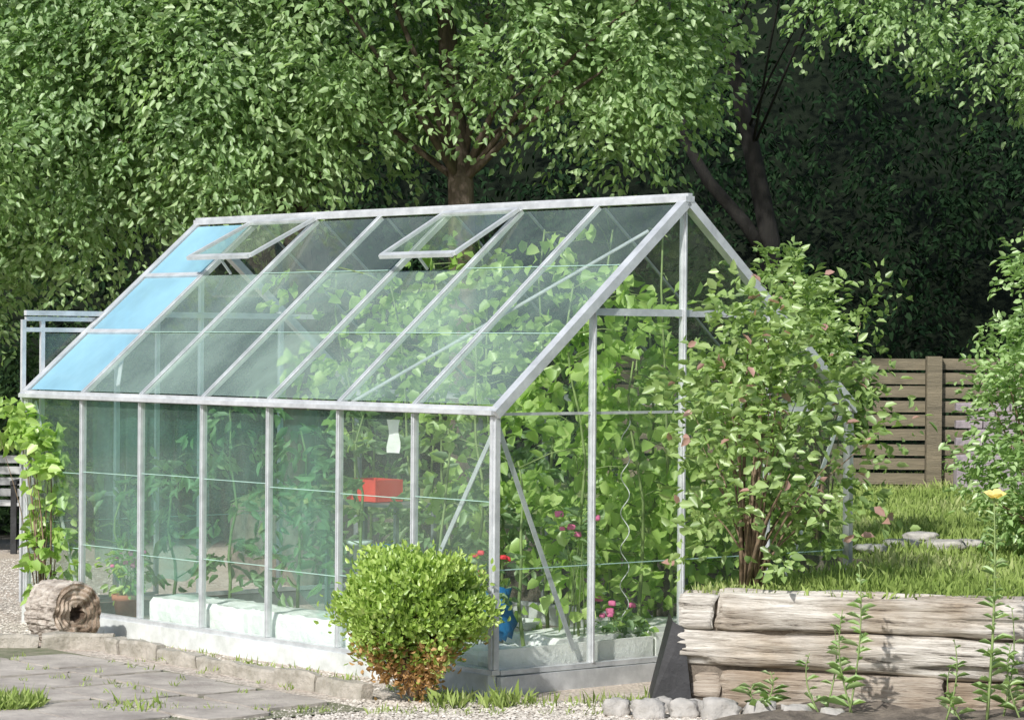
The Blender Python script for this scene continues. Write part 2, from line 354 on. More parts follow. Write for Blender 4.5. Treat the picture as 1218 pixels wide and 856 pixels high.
for k,mt,dg in ((2,'roofclear',11),(5,'roofclear',14)):
    u0,u1=k*BAY-.005,(k+1)*BAY+.005
    hinge=lambda u:R(u,.975,.03)
    d0=(R(0,.0)-R(0,1)).normalized(); ang=math.radians(dg)
    d=(Matrix.Rotation(-ang,3,U) @ d0)
    if (d-d0).dot(roofN)<0: d=(Matrix.Rotation(ang,3,U) @ d0)
    Lv=.315*(R(0,0)-R(0,1)).length
    nv=U.cross(d).normalized()
    if nv.z<0: nv=-nv
    m=MB(); a0,a1=hinge(u0),hinge(u1)
    m.bar(a0,a0+d*Lv,.024,.02,nv); m.bar(a1,a1+d*Lv,.024,.02,nv)
    m.bar(a0+d*Lv,a1+d*Lv,.036,.022,nv); m.bar(a0+d*.01,a1+d*.01,.03,.022,nv)
    ve=m.obj("roof_vent",M['alu'],gh)
    i0,i1=a0+U*.015,a1-U*.015
    pane("glass_pane",i0+d*(Lv-.02),i1+d*(Lv-.02),i1+d*.02,i0+d*.02,mt,ve,(),nv)
    m=MB(); mid=(a0+a1)/2+d*Lv; base=R((k+.5)*BAY,.67,.02)
    m.bar(mid,base,.012,.012,U); m.obj("vent_stay",M['alu'],ve)
def flatbrace(p,q,n): m=MB(); m.bar(p,q,.026,.006,n); m.obj("corner_brace",M['alu'],gh)
flatbrace(G(.03,.03,HE-.05),G(.03,VB-.08,.18),-U)
flatbrace(G(.03,.03,HE-.08),G(BAY*.9,.03,.5),-VV)
flatbrace(G(LEN-.03,.03,HE-.05),G(LEN-BAY*.9,.03,.15),-VV)
flatbrace(G(.03,2*W-.03,HE-.05),G(.03,2*W-.5,.35),-U)
flatbrace(R(2*BAY,.02,-.03),R(.12,.88,-.03),roofN)
flatbrace(R(LEN-.1,.5,-.03),R(LEN-1.3*BAY,.08,-.03),roofN)
uD=LEN+.06
b=MB()
dv0,dv1=.0,.95; dz0,dz1=.12,HB-.04
for v in (dv0,.13,dv1): b.bar(G(uD,v,dz0),G(uD,v,dz1),.026,.022,U)
for z in (dz0,.75,dz1-.06,dz1+.005): b.bar(G(uD,dv0+.014,z),G(uD,dv1-.014,z),.022,.026)
door=b.obj("sliding_door",M['alu'],gh)
pane("glass_pane",G(uD,.14,.15),G(uD,dv1-.02,.15),G(uD,dv1-.02,dz1-.08),G(uD,.14,dz1-.08),'glass',door,(),U)
m=MB(); m.bar(G(uD-.02,dv0-.0,dz1+.04),G(uD-.02,2*W-.3,dz1+.04),.03,.03); m.obj("door_rail",M['alu'],gh)

# ------------------------------------------------------------------ ground
def gh_(x,y):
    h=0.0
    if y>26.5: h=min((y-26.5)*.75,60)
    return h
xs=np.concatenate([np.linspace(-200,-14,14),np.linspace(-12,12,49),np.linspace(14,200,14)])
ys=np.concatenate([np.linspace(-60,6,8),np.linspace(7,34,55),np.linspace(36,220,24)])
Vg=[];Fg=[]
for j,y in enumerate(ys):
    for i,x in enumerate(xs):
        h=gh_(x,y)
        if h>0: h+=.5*noise.noise(Vector((x*.3,y*.3,0)))
        Vg.append((x,y,h))
nx=len(xs)
for j in range(len(ys)-1):
    for i in range(nx-1): Fg.append([j*nx+i,j*nx+i+1,(j+1)*nx+i+1,(j+1)*nx+i])
o=mk("ground",np.array(Vg),Fg,M['ground'],smooth=True,origin=(0,0,0)); o["kind"]="structure"
TZ=.525
poly=[(.80,13.24),(1.25,14.0),(1.92,15.0),(2.0,15.36),(-.8,18.7),(-2,20.2),(-2,25.9),(14,25.9),(14,9.6),(4.2,12.30),(2.3,12.85)]
def inpoly(px,py):
    c=np.zeros(len(px),bool); n=len(poly)
    for i in range(n):
        x1,y1=poly[i];x2,y2=poly[(i+1)%n]
        cond=((y1>py)!=(y2>py))&(px<(x2-x1)*(py-y1)/(y2-y1+1e-12)+x1); c^=cond
    return c
n=len(poly); Vt=[(x,y,TZ) for x,y in poly]+[(x,y,-.05) for x,y in poly]
Ft=[list(range(n))[::-1]]+[[i,(i+1)%n,n+(i+1)%n,n+i] for i in range(n)]
o=mk("terrace_lawn",np.array(Vt),Ft,[M['lawn'],M['soil']],mi=[0]+[1]*n); o["kind"]="structure"
def blades(px,py,pz,h,w,lean=.45):
    k=len(px); ang=rng.random(k)*2*np.pi; s=np.stack([np.cos(ang),np.sin(ang),np.zeros(k)],1)
    B=np.stack([px,py,pz],1); L=rng.normal(size=(k,3))*lean; L[:,2]=1; L=norm(L)
    v=np.stack([B-s*w/2,B+s*w/2,B+L*h[:,None]*.6+s*w*.3,B+L*h[:,None]+rng.normal(size=(k,3))*h[:,None]*.15],1)
    return v.reshape(-1,3),(np.arange(k)*4)[:,None]+np.array([0,1,2,3])
k=120000; px=.7+rng.random(k)*5.5; py=12.3+(rng.random(k)**1.3)*13; ok=inpoly(px,py); px=px[ok];py=py[ok]
hh=(.02+.045*rng.random(len(px)))*(1+.8*np.clip(np.sin(px*5+py*3)*np.cos(py*4),0,1))
Vb,Fb=blades(px,py,np.full(len(px),TZ),hh,.008)
rn=np.clip(.55+.25*np.sin(px*2.3)*np.cos(py*1.9)+.4*(rng.random(len(px))-.5),0,1)
o=mk("lawn_grass",Vb,Fb,M['grass'],rnd=rn); o["kind"]="stuff"
pts=[]
def tuft(cx,cy,r,n,hmin,hmax,z=0):
    for _ in range(n):
        a=random.random()*6.28; q=r*math.sqrt(random.random()); pts.append((cx+q*math.cos(a),cy+q*math.sin(a),z,random.uniform(hmin,hmax)))
for _ in range(50):
    u=random.random()*.9*LEN; p=G(u,-.16-.1*random.random(),0); tuft(p.x,p.y,.04,9,.02,.06)
for _ in range(40):
    u=random.random(); x=-.45+1.2*u; y=13.25+random.uniform(-.12,.15); tuft(x,y,.05,12,.02,.08)
for _ in range(12): tuft(-.3+random.uniform(-.15,.35),13.15+random.uniform(-.1,.1),.03,10,.04,.13)
tuft(-2.35,12.95,.22,1500,.04,.10); tuft(-2.6,13.2,.25,900,.03,.08); tuft(-1.7,12.95,.2,120,.03,.07)
for _ in range(40): tuft(random.uniform(-1.5,.6),12.85+random.random()*.12,.05,7,.02,.05)
for _ in range(50): tuft(random.uniform(-3,-1),random.uniform(13.2,15.2),.03,8,.015,.035,.02)
P=np.array(pts); Vb,Fb=blades(P[:,0],P[:,1],P[:,2],P[:,3],.006)
o=mk("weedy_grass",Vb,Fb,M['grass'],rnd=np.clip(.3+.5*rng.random(len(P)),0,1)); o["kind"]="stuff"
def pebbles(name,n,fx):
    pos=fx(n); ico=np.array([[0,0,1],[.9,0,.1],[.28,.85,.1],[-.72,.5,.1],[-.72,-.5,.1],[.28,-.85,.1],[0,0,-.6]],float)
    fc=np.array([[0,1,2],[0,2,3],[0,3,4],[0,4,5],[0,5,1]])
    k=len(pos); sc=(.005+.009*rng.random(k)**2)[:,None,None]; an=rng.random(k)*6.28
    R_=np.zeros((k,3,3)); R_[:,0,0]=np.cos(an);R_[:,0,1]=-np.sin(an);R_[:,1,0]=np.sin(an);R_[:,1,1]=np.cos(an);R_[:,2,2]=.6
    V=np.einsum('kij,vj->kvi',R_,ico)*sc*(1+.3*rng.normal(size=(k,7,1))*.5)+pos[:,None,:]
    F=((np.arange(k)*7)[:,None,None]+fc).reshape(-1,3)
    o=mk(name,V.reshape(-1,3),F,M['pebble'],rnd=np.repeat(rng.random(k),5)); o["kind"]="stuff"
def fx(n):
    a=np.stack([rng.uniform(-1.6,1.3,n),rng.uniform(12.6,13.35,n),np.full(n,.004)],1)
    b=np.stack([rng.uniform(-4.3,-2.7,n),15.7+rng.random(n)**1.5*6,np.full(n,.004)],1)
    c=np.stack([rng.uniform(-2.9,.1,n),rng.uniform(13.4,16.4,n),np.full(n,.004)],1)
    rel=c-np.array([F0.x,F0.y,0]); vv=rel@np.array(VV); c=c[(vv<-.05)&(vv>-.35)]
    return np.concatenate([a,b,c])
pebbles("gravel",12000,fx)

# paving slabs
b=MB(); dirp=Vector((-1.415,1.85,0)).normalized(); per=Vector((-dirp.y,dirp.x,0))
P0=Vector((-.80,13.28,0)); 
rows=[0,.42,.85,1.3,1.75,2.3,2.8]
for j in range(len(rows)-1):
    t=-.3+random.random()*.2
    while t<3.2:
        l=random.uniform(.35,.8); c=[(t,rows[j]),(t+l,rows[j]),(t+l,rows[j+1]),(t,rows[j+1])]
        cc=[]
        g=.014
        for (q,r),(sq,sr) in zip(c,((1,1),(-1,1),(-1,-1),(1,-1))):
            cc.append(P0+dirp*(q+sq*g+random.uniform(-.03,.03))+per*(r+sr*g+.08+random.uniform(-.02,.02)))
        hz=.018+random.uniform(-.004,.004)
        if all(p.y<15.45 for p in cc):
            ring=[]
            for i in range(4):
                a_,b_=cc[i],cc[(i+1)%4]
                for f in (.06,.3,.5,.7,.94):
                    q=a_.lerp(b_,f); nz=noise.noise(q*7+Vector((0,0,j)))*.018; cen=(cc[0]+cc[2])/2; ring.append(q+(q-cen).normalized()*nz)
            kk=len(ring)
            V=[(p.x,p.y,hz+.004*noise.noise(p*5)) for p in ring]+[(p.x,p.y,0) for p in ring]
            b.add(V,[list(range(kk))[::-1]]+[[i,(i+1)%kk,kk+(i+1)%kk,kk+i] for i in range(kk)])
        t+=l
o=b.obj("paving",M['paving']); o["kind"]="structure"
V=[P0+dirp*(-.35)+per*.05,P0+dirp*3.2+per*.05,P0+dirp*3.0+per*2.9,P0+dirp*(-.3)+per*2.9]
o=mk("paving_bed",np.array([(p.x,p.y,.008) for p in V]),[[0,1,2,3]],M['joint']); o["kind"]="structure"

kg="kerb stones edging the paving"
def stone_block(name,c,dx,l,w,h,mat,ir=.01,seg=5,tilt=0):
    V=[];F=[];c=Vector(c);dx=Vector(dx).normalized();dy=Vector((-dx.y,dx.x,0))
    prof=[(-.5,0),(-.5,.8),(-.4,1),(.4,1),(.5,.8),(.5,0)]
    for i in range(seg+1):
        t=i/seg-.5; e=.93 if i in(0,seg) else 1
        for a,z in prof:
            p=c+dx*(t*l)+dy*(a*w*e)+Z*(z*h*e+tilt*t)
            nn=Vector((noise.noise(p*9),noise.noise(p*9+Vector((5,5,5))),noise.noise(p*9+Vector((9,1,3)))))*ir*1.5
            if z==0: nn.z=0
            V.append(p+nn)
    k=len(prof)
    for i in range(seg):
        for j in range(k-1): F.append([i*k+j,(i+1)*k+j,(i+1)*k+j+1,i*k+j+1])
    F.append(list(range(k))); F.append([seg*k+j for j in range(k)][::-1])
    return mk(name,np.array(V),F,mat)
t=0; p0=Vector((-.66,13.36,0)); p1=Vector((-2.17,15.36,0)); d=(p1-p0).normalized(); Lk=(p1-p0).length
while t<Lk-.1:
    l=random.uniform(.36,.46); l=min(l,Lk-t)
    o=stone_block("kerb_stone",p0+d*(t+l/2)+Vector((random.uniform(-.012,.012),0,0)),d,l-.012,.07,.08+random.uniform(-.014,.012),M['kerb'],.012)
    tag(o,"weathered concrete kerb stone along the paving edge","kerb stone",kg); t+=l
for i in range(4):
    o=stone_block("kerb_stone",(-2.36-i*.42,15.5,0),(1,.02,0),.40,.10,.09+random.uniform(-.012,.012),M['kerb'],.013)
    tag(o,"weathered concrete kerb stone along the paving edge","kerb stone",kg)

# ------------------------------------------------------------------ timber retaining wall
rw=empty("retaining_wall",(1.6,13.0,0),"low retaining wall of stacked weathered timbers","retaining wall")
wd=Vector((1.52,-.43,0)).normalized(); wn=Vector((wd.y,-wd.x,0))
if wn.y>0: wn=-wn
wang=math.atan2(wd.y,wd.x)
def timber(s0,s1,z0,z1,depth=.2,seed=0,off=0,tilt=0,sq=7.0,amp=1.0,mat='timber'):
    c=Vector((.79,13.2,0))+wd*((s0+s1)/2)-wn*(depth/2)+wn*off
    L=s1-s0; nseg=max(8,int(L*40)); H=z1-z0; k=36
    V=[];F=[]
    for i in range(nseg+1):
        t=i/nseg-.5
        for j in range(k):
            a=2*math.pi*j/k+.1
            ca,sa=math.cos(a),math.sin(a); p=sq
            r=(abs(ca)**p+abs(sa)**p)**(-1/p)
            y=ca*r*depth/2; z=sa*r*H/2
            q=Vector((t*L*1.6+seed*7,y*7,z*7)); dn=(noise.noise(q)*.020+noise.noise(Vector((t*L*4+seed,y*32,z*32)))*.012)*amp
            crack=noise.noise(Vector((t*L*1.3+seed*3.3,y*28,z*28+seed)))
            if crack>.30: dn-=.035*min(1,(crack-.30)*6)*min(1,amp*1.5)
            de=min(i,nseg-i)/ (nseg/L)
            e=1-.08*max(0,1-de/.04)**2
            ex=noise.noise(Vector((seed*5+t*3,y*18,z*18)))*.03 if i in (0,nseg) else 0
            V.append((t*L+ex,y*e+ca*dn,z*e+sa*dn+tilt*t))
    for i in range(nseg):
        for j in range(k): F.append([i*k+j,(i+1)*k+j,(i+1)*k+(j+1)%k,i*k+(j+1)%k])
    F.append(list(range(k))); F.append([nseg*k+j for j in range(k)][::-1])
    me=bpy.data.meshes.new("timber"); me.from_pydata(V,[],F); me.materials.append(M[mat])
    for p in me.polygons: p.use_smooth=len(p.vertices)==4
    o=bpy.data.objects.new("timber",me); link(o); o.parent=rw; o.location=Vector((c.x,c.y,(z0+z1)/2))-WO[rw.name]; o.rotation_euler=(0,0,wang)
    return o
timber(.0,.165,.365,.545,.24,1)
timber(.18,3.0,.37,.555,.2,2,0,.015,sq=5)
timber(-.02,2.2,.185,.365,.22,3,.02,-.02,sq=4)
timber(2.21,3.6,.18,.355,.2,4)
timber(.05,.19,.0,.178,.2,5,-.03,mat='timberbrown')
timber(.20,1.22,.01,.182,.2,6,.005,sq=16,amp=.3,mat='timberbrown')
timber(1.235,2.6,.0,.165,.2,7,-.02,sq=14,amp=.35,mat='timberbrown')
timber(3.01,5,.365,.54,.2,8); timber(2.61,5,.0,.178,.2,9,mat='timberbrown'); timber(3.61,5,.18,.36,.2,10)

Vs=[];Fs=[];nn_=60
for i in range(nn_):
    for j in range(16):
        s=i/(nn_-1)*3.8+.15; f=j/15*1.1
        p=Vector((.79,13.2,0))+wd*s+wn*(f-.02)
        e=min(1,i/6)*min(1,(15-j)/4)
        z=(.06+.04*noise.noise(p*2.5)+.03*noise.noise(p*9)+.015*noise.noise(p*24))*e-.01
        Vs.append((p.x,p.y,z))
for i in range(nn_-1):
    for j in range(15): Fs.append([i*16+j,i*16+j+1,(i+1)*16+j+1,(i+1)*16+j])
o=mk("soil_bed",np.array(Vs),Fs,M['soil'],smooth=True); o["kind"]="structure"
def rock(name,c,s,mat,seed,flat=.6,rough=.09):
    import bmesh
    bm=bmesh.new(); bmesh.ops.create_icosphere(bm,subdivisions=3,radius=1)
    V=[]
    for v in bm.verts:
        p=v.co.copy(); pr=p.copy(); m=max(abs(pr.x),abs(pr.y),abs(pr.z)); pr=pr.lerp(pr/m*.8,.55)
        pr*=1+.22*noise.noise(p*1.3+Vector((seed*3,0,0)))+rough*noise.noise(p*4+Vector((seed,0,0)))
        V.append((c[0]+pr.x*s,c[1]+pr.y*s*.8,c[2]+pr.z*s*flat))
    F=[[v.index for v in f.verts] for f in bm.faces]; bm.free()
    return mk(name,np.array(V),F,mat,smooth=True)
sg="loose edging stones at the bed"
for i,(x,y,s) in enumerate([(.49,12.88,.07),(.63,12.80,.085),(.79,12.84,.075),(.95,12.78,.095),(1.13,12.74,.085),(1.28,12.66,.08),(.70,12.99,.055),(.86,12.97,.05),(1.44,12.64,.06)]):
    o=rock("edging_stone",(x,y,.035),s,M['stone'],i,.75,.28); tag(o,"rough pale grey stone edging the planting bed","stone",sg)
for i,(x,y,s) in enumerate([(2.22,16.1,.12),(2.45,16.0,.13),(2.36,16.3,.11),(2.0,15.75,.10),(2.62,16.2,.1)]):
    o=rock("flat_stone",(x,y,TZ+.04+.03*(i==2)),s,M['stone'],i+20,.28,.2); tag(o,"flat grey stone slab lying on the lawn","stone slab","flat stones on the lawn")
b=MB(); e=Vector((.79,13.2,0))
pa=[e+Vector((-.14,-.02,0)),e+Vector((.06,-.04,0)),e+Vector((.02,-.0,.37)),e+Vector((-.03,.02,.40)),e+Vector((-.12,.5,0.0)),e+Vector((-.02,.5,.40))]
b.add(pa,[[0,1,2,3],[4,0,3,5]])
o=b.obj("plastic_sheet",M['black']); tag(o,"black plastic sheet leaning against the timber wall end","plastic sheet")

# ------------------------------------------------------------------ fence
fe=empty("fence",(3.4,23.1,TZ),"slatted brown wooden garden fence at the lawn edge","fence")
posts=[.6,2.02,3.43,4.84,6.25]
for x in posts:
    b=MB(); b.bar((x,23.05,TZ),(x,23.05,TZ+1.08),.12,.11,(0,1,0)); b.obj("post",M['fencewood'],fe)
for i in range(len(posts)-1):
    a,c=posts[i]+.065,posts[i+1]-.065
    for j in range(9):
        z=TZ+.09+j*.116; b=MB(); yy=23.08
        b.bar((a,yy,z),(c,yy,z+random.uniform(-.008,.008)),.022,.09,(0,0,1)); b.obj("slat",M['fencewood'],fe)
sb=empty("brick_stack",(3.95,22.3,TZ),"stack of dusky grey bricks beside the fence","brick stack")
for j in range(7):
    for i in range(5):
        o=stone_block("brick",(3.60+i*.215+(.1 if j%2 else 0),22.35,0),(1,0,0),.205,.1,.062,M['brick'],.003,2); w=WO[o.name]+Vector((0,0,TZ+.25+j*.068)); setpar(o,w,sb)
one("pallet",(3.5,22.35,TZ+.125),(4.7,22.35,TZ+.125),.16,.245,Z,sb,'brick')

# ------------------------------------------------------------------ bench
bx=-3.83; by=22.5
be=empty("garden_bench",(bx-.75,by,0),"grey wooden slatted garden bench standing on gravel","bench")
for j in range(4):
    b=MB(); z=.46+j*.088; b.bar((bx-1.5,by+.25+j*.012,z),(bx,by+.25+j*.012,z),.022,.06); b.obj("backrest_slat",M['benchwood'],be)
b=MB()
for j in range(5): b.bar((bx-1.5,by-.18+j*.09,.39),(bx,by-.18+j*.09,.39),.07,.025)
b.obj("seat",M['benchwood'],be)
for x in (bx-.08,bx-1.42):
    b=MB(); b.bar((x,by+.29,0),(x,by+.33,.76),.045,.05,(0,1,0)); b.bar((x,by-.2,0),(x,by-.2,.55),.045,.05,(0,1,0)); b.bar((x,by-.2,.36),(x,by+.27,.36),.04,.04); b.bar((x,by-.24,.56),(x,by+.27,.56),.05,.03)
    b.obj("leg",M['black'],be)

# ------------------------------------------------------------------ log
def logm(name,c1,c2,c3,sc,stretch):
    m,nt,out=new_mat(name); b=N(nt,"ShaderNodeBsdfPrincipled",Roughness=.9); b.inputs["Specular IOR Level"].default_value=.15
    tc=N(nt,"ShaderNodeTexCoord"); mp=N(nt,"ShaderNodeMapping",Scale=stretch); mp.inputs["Rotation"].default_value=(0,0,math.radians(51)); nt.links.new(tc.outputs["Object"],mp.inputs[0])
    n=N(nt,"ShaderNodeTexNoise",Scale=sc,Detail=9,Roughness=.74); nt.links.new(mp.outputs[0],n.inputs["Vector"])
    r=N(nt,"ShaderNodeValToRGB"); cr=r.color_ramp; cr.elements[0].position=.36; cr.elements[0].color=rgba(c1); cr.elements[1].position=.48; cr.elements[1].color=rgba(c2); e=cr.elements.new(.62); e.color=rgba(c3)
    nt.links.new(n.outputs["Fac"],r.inputs[0]); nt.links.new(r.outputs[0],b.inputs["Base Color"])
    bp=N(nt,"ShaderNodeBump",Strength=.8,Distance=.03); nt.links.new(n.outputs["Fac"],bp.inputs["Height"]); nt.links.new(bp.outputs[0],b.inputs["Normal"]); nt.links.new(b.outputs[0],out.inputs[0]); return m
M['logbark']=logm("log_bark",(.12,.10,.08),(.38,.33,.28),(.58,.53,.46),7,(.7,2.6,2.6))
M['logend']=logm("log_end",(.2,.14,.1),(.44,.35,.27),(.58,.49,.40),10,(1,1,1))
M['logend2']=logm("log_end_ring",(.14,.10,.07),(.32,.24,.175),(.45,.36,.28),10,(1,1,1))
M['logdark']=logm("log_hollow",(.05,.035,.025),(.10,.07,.05),(.16,.115,.08),12,(1,1,1))
def log_():
    ax=Vector((.68,-.73,.02)).normalized(); sd=ax.cross(Z).normalized(); up=sd.cross(ax)
    c=Vector((-2.49,15.76,.17)); L=.27; r=.168; k=120
    rings=[(-.5,r*.6,1),(-.5,r*1.0,0)]+[(-.46+i*.0475,r*(1.03-.02*math.sin(i)),0) for i in range(21)]+[(.51,r*.97,0)]
    for i,fr in enumerate((.90,.82,.74,.66,.58,.50,.42,.34)): rings.append((.50+.02*(i%2),r*fr,1 if i%2 else 3))
    rings+=[(.51,r*.27,1),(.44,r*.22,2),(.30,r*.15,2)]
    V=[]
    for t,rr,_ in rings:
        hole=rr<r*.3 and t>0
        for j in range(k):
            a=2*math.pi*j/k; q=Vector((math.cos(a)*1.2,math.sin(a)*1.2,t*.6))
            ridge=abs(noise.noise(Vector((math.cos(a)*7,math.sin(a)*7,t*1.2))))
            rr2=rr*(1+.10*noise.noise(q)-(.12*ridge if t<.5 else .03)+.03*noise.noise(Vector((math.cos(a)*20,math.sin(a)*20,t*8 if t<.5 else 4))))
            if hole: rr2=rr*(1+.5*noise.noise(Vector((math.cos(a)*1.6+5,math.sin(a)*1.6,0)))+.25*noise.noise(Vector((math.cos(a)*4+5,math.sin(a)*4,0))))
            ex=.03*noise.noise(Vector((math.cos(a)*3*rr/r,math.sin(a)*3*rr/r,2))) if abs(t)>.46 else 0
            V.append(c+ax*(t*L+ex)+(sd*math.cos(a)+up*math.sin(a))*rr2)
    F=[];mi=[]
    for i in range(len(rings)-1):
        for j in range(k): F.append([i*k+j,i*k+(j+1)%k,(i+1)*k+(j+1)%k,(i+1)*k+j]); mi.append(rings[i+1][2])
    F.append(list(range(k))[::-1]); mi.append(1); F.append([(len(rings)-1)*k+j for j in range(k)]); mi.append(2)
    V=np.array(V); V[:,2]-=V[:,2].min()
    o=mk("log",V,F,[M['logbark'],M['logend'],M['logdark'],M['logend2']],smooth=False,mi=mi); tag(o,"weathered grey cut log with ringed cut end by the kerb","log")
log_()

# ------------------------------------------------------------------ trees
def tree(label,trunk,rad,blobs,nspray,nper,leaf,mat,barkm='bark',gate=-.12,wr=.58,limbs=14,shell=.55,slen=.42,cat="tree",name="tree",droop=.3,nj=.5,limbr=.35,up=.8,gs=1.1):
    base=trunk[0]
    T=empty(name,base,label,cat)
    m=MB(); m.tube(trunk,rad,12)
    C,Dn=blob_points(blobs,nspray,shell,gate,gs)
    idx=rng.choice(len(C),min(limbs,len(C)),replace=False)
    for i in idx:
        tgt=Vector(C[i]); h=max(.5,min(.95,random.random()))
        kk=h*(len(trunk)-1); a=int(kk); fr=kk-a; a2=min(a+1,len(trunk)-1)
        st=Vector(trunk[a]).lerp(Vector(trunk[a2]),fr)
        if st.z>tgt.z-.1: st=Vector(trunk[max(1,len(trunk)//2)])
        r0=rad[a]*limbr
        mid=st.lerp(tgt,.5)+Vector((random.uniform(-.15,.15),random.uniform(-.15,.15),.15))
        m.tube([st,st.lerp(mid,.5)+Vector((0,0,.05)),mid,mid.lerp(tgt,.5),tgt],[r0,r0*.75,r0*.5,r0*.3,r0*.12],6)
    m.obj("trunk",M[barkm],T,smooth=True)
    P,D,Nn,L,rn=sprays(C,Dn,nper,slen,leaf,wr,droop=droop,nj=nj,up=up)
    leaf_obj("crown",P,D,Nn,L,wr,M[mat],rn,T)
    return T
tree("broad leafy tree with pale green crown behind greenhouse",[(-.36,21.6,0),(-.37,21.6,1.6),(-.40,21.6,2.9),(-.5,21.8,3.8),(-.6,22,5.5)],[.13,.11,.10,.08,.04],
     [(-.85,21.3,4.5,1.8,1.3,1.0,1.0),(.75,21.1,4.3,.70,1.0,.98,.5),(-2.0,21.2,3.9,.9,1.0,1.05,.5),(.35,21,3.85,.6,.8,.45,.18),(-.5,21.6,5.6,2,1.2,.7,.3)],1500,34,.068,'ltree',gate=.09,slen=.44,gs=1.3,droop=.45,up=.45,nj=.6)
tree("tall leafy tree with deep green crown beside the wood",[(-1.72,23,0),(-1.72,23,1.8),(-1.8,23,3.2),(-2.0,23,5.2)],[.15,.13,.11,.05],
     [(-2.6,21.9,3.9,1.5,1.3,1.2,1.0),(-1.6,22.2,4.4,1.3,1.1,1.1,.5),(-2.9,21.5,5.0,1.6,1.2,.9,.4),(-1.3,22.6,3.4,.7,.6,.3,.08)],1300,34,.066,'ltree2',gate=.07,slen=.44,gs=1.3,droop=.45,up=.45,nj=.6)
tree("low spreading tree with leaves hanging near the ground",[(-4.6,23,0),(-4.55,23,1.5),(-4.5,23,3.0),(-4.4,23,5)],[.16,.14,.11,.05],
     [(-4.2,21.8,3.4,1.2,1.2,1.2,1.0),(-4.0,22.0,4.6,1.2,1.2,.9,.6),(-5.2,21.9,2.7,1.3,1.1,1.3,.6),(-3.4,22.0,2.95,.7,.8,.7,.3)],1300,34,.066,'ltree',gate=.06,slen=.44,gs=1.3,droop=.45,up=.45,nj=.6)
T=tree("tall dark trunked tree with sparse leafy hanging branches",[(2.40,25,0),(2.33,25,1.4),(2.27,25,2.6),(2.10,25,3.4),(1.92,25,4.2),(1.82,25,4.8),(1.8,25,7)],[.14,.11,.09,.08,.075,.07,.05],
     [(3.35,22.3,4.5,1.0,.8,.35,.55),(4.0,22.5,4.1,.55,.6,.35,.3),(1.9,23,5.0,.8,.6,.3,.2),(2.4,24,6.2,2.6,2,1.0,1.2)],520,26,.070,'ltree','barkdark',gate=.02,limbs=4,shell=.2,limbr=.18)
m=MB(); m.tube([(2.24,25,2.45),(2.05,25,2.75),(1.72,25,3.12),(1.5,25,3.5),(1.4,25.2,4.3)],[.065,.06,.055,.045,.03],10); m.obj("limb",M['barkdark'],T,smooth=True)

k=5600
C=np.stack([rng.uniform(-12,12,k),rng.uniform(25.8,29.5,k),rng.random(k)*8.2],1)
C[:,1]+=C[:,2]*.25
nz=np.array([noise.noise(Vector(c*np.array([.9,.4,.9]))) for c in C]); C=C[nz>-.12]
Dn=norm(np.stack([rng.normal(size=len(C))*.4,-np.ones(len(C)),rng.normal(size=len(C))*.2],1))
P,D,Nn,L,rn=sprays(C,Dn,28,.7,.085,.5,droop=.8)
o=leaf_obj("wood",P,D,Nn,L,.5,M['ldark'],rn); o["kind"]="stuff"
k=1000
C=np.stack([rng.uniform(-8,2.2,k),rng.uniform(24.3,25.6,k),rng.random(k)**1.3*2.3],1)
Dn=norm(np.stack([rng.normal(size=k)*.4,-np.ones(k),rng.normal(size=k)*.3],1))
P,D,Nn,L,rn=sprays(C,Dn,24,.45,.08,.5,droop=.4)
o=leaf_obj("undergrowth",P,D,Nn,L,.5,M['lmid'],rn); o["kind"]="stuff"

# ------------------------------------------------------------------ shrubs
def shrub(label,base,blobs,nspray,nper,leaf,mat,wr=.6,stems=9,slen=.22,name="shrub",cat="shrub",gate=-.2,shell=.3,stemr=.012,nj=.55,up=.7,droop=.15,stemmat='twig',outw=.9,spread=.05,zup=.35):
    T=empty(name,base,label,cat); m=MB()
    C,Dn=blob_points(blobs,nspray,shell,gate,2.2)
    Dn[:,2]+=zup; Dn=norm(Dn)
    idx=rng.choice(len(C),min(stems*4,len(C)),replace=False)
    for n_,i in enumerate(idx):
        tgt=Vector(C[i]); st=Vector(base)+Vector((random.uniform(-.05,.05),random.uniform(-.05,.05),0))
        mid=st.lerp(tgt,.5)+Vector((0,0,.12*(tgt-st).length)); r=stemr*(1 if n_<stems else .55)
        m.tube([st,st.lerp(mid,.5)+Vector((0,0,.04)),mid,mid.lerp(tgt,.6),tgt],[r,r*.85,r*.65,r*.4,r*.2],5)
    m.obj("stem",M[stemmat],T,smooth=True)
    P,D,Nn,L,rn=sprays(C,Dn,nper,slen,leaf,wr,up=up,nj=nj,droop=droop,outw=outw,spread=spread)
    return T,P,D,Nn,L,rn
T,P,D,Nn,L,rn=shrub("open leafy shrub with pink tinged leaves on the terrace",(1.15,13.5,TZ),
  [(1.20,13.55,1.22,.40,.40,.40,1.0),(1.52,13.6,1.24,.28,.35,.34,.42),(1.40,13.55,1.62,.26,.25,.20,.26),(.88,13.55,1.02,.18,.25,.16,.12),(1.15,13.5,.82,.26,.3,.12,.12),(1.28,13.6,1.74,.16,.2,.12,.13),(1.58,13.65,1.50,.14,.2,.14,.14)],260,14,.062,'lshrub',slen=.36,gate=.03,zup=.75,up=.4,spread=.06)
rn=rn*.93; s=rng.random(len(rn)); rn[s<.03]=1; leaf_obj("foliage",P,D,Nn,L,.6,M['lshrub'],rn,T)
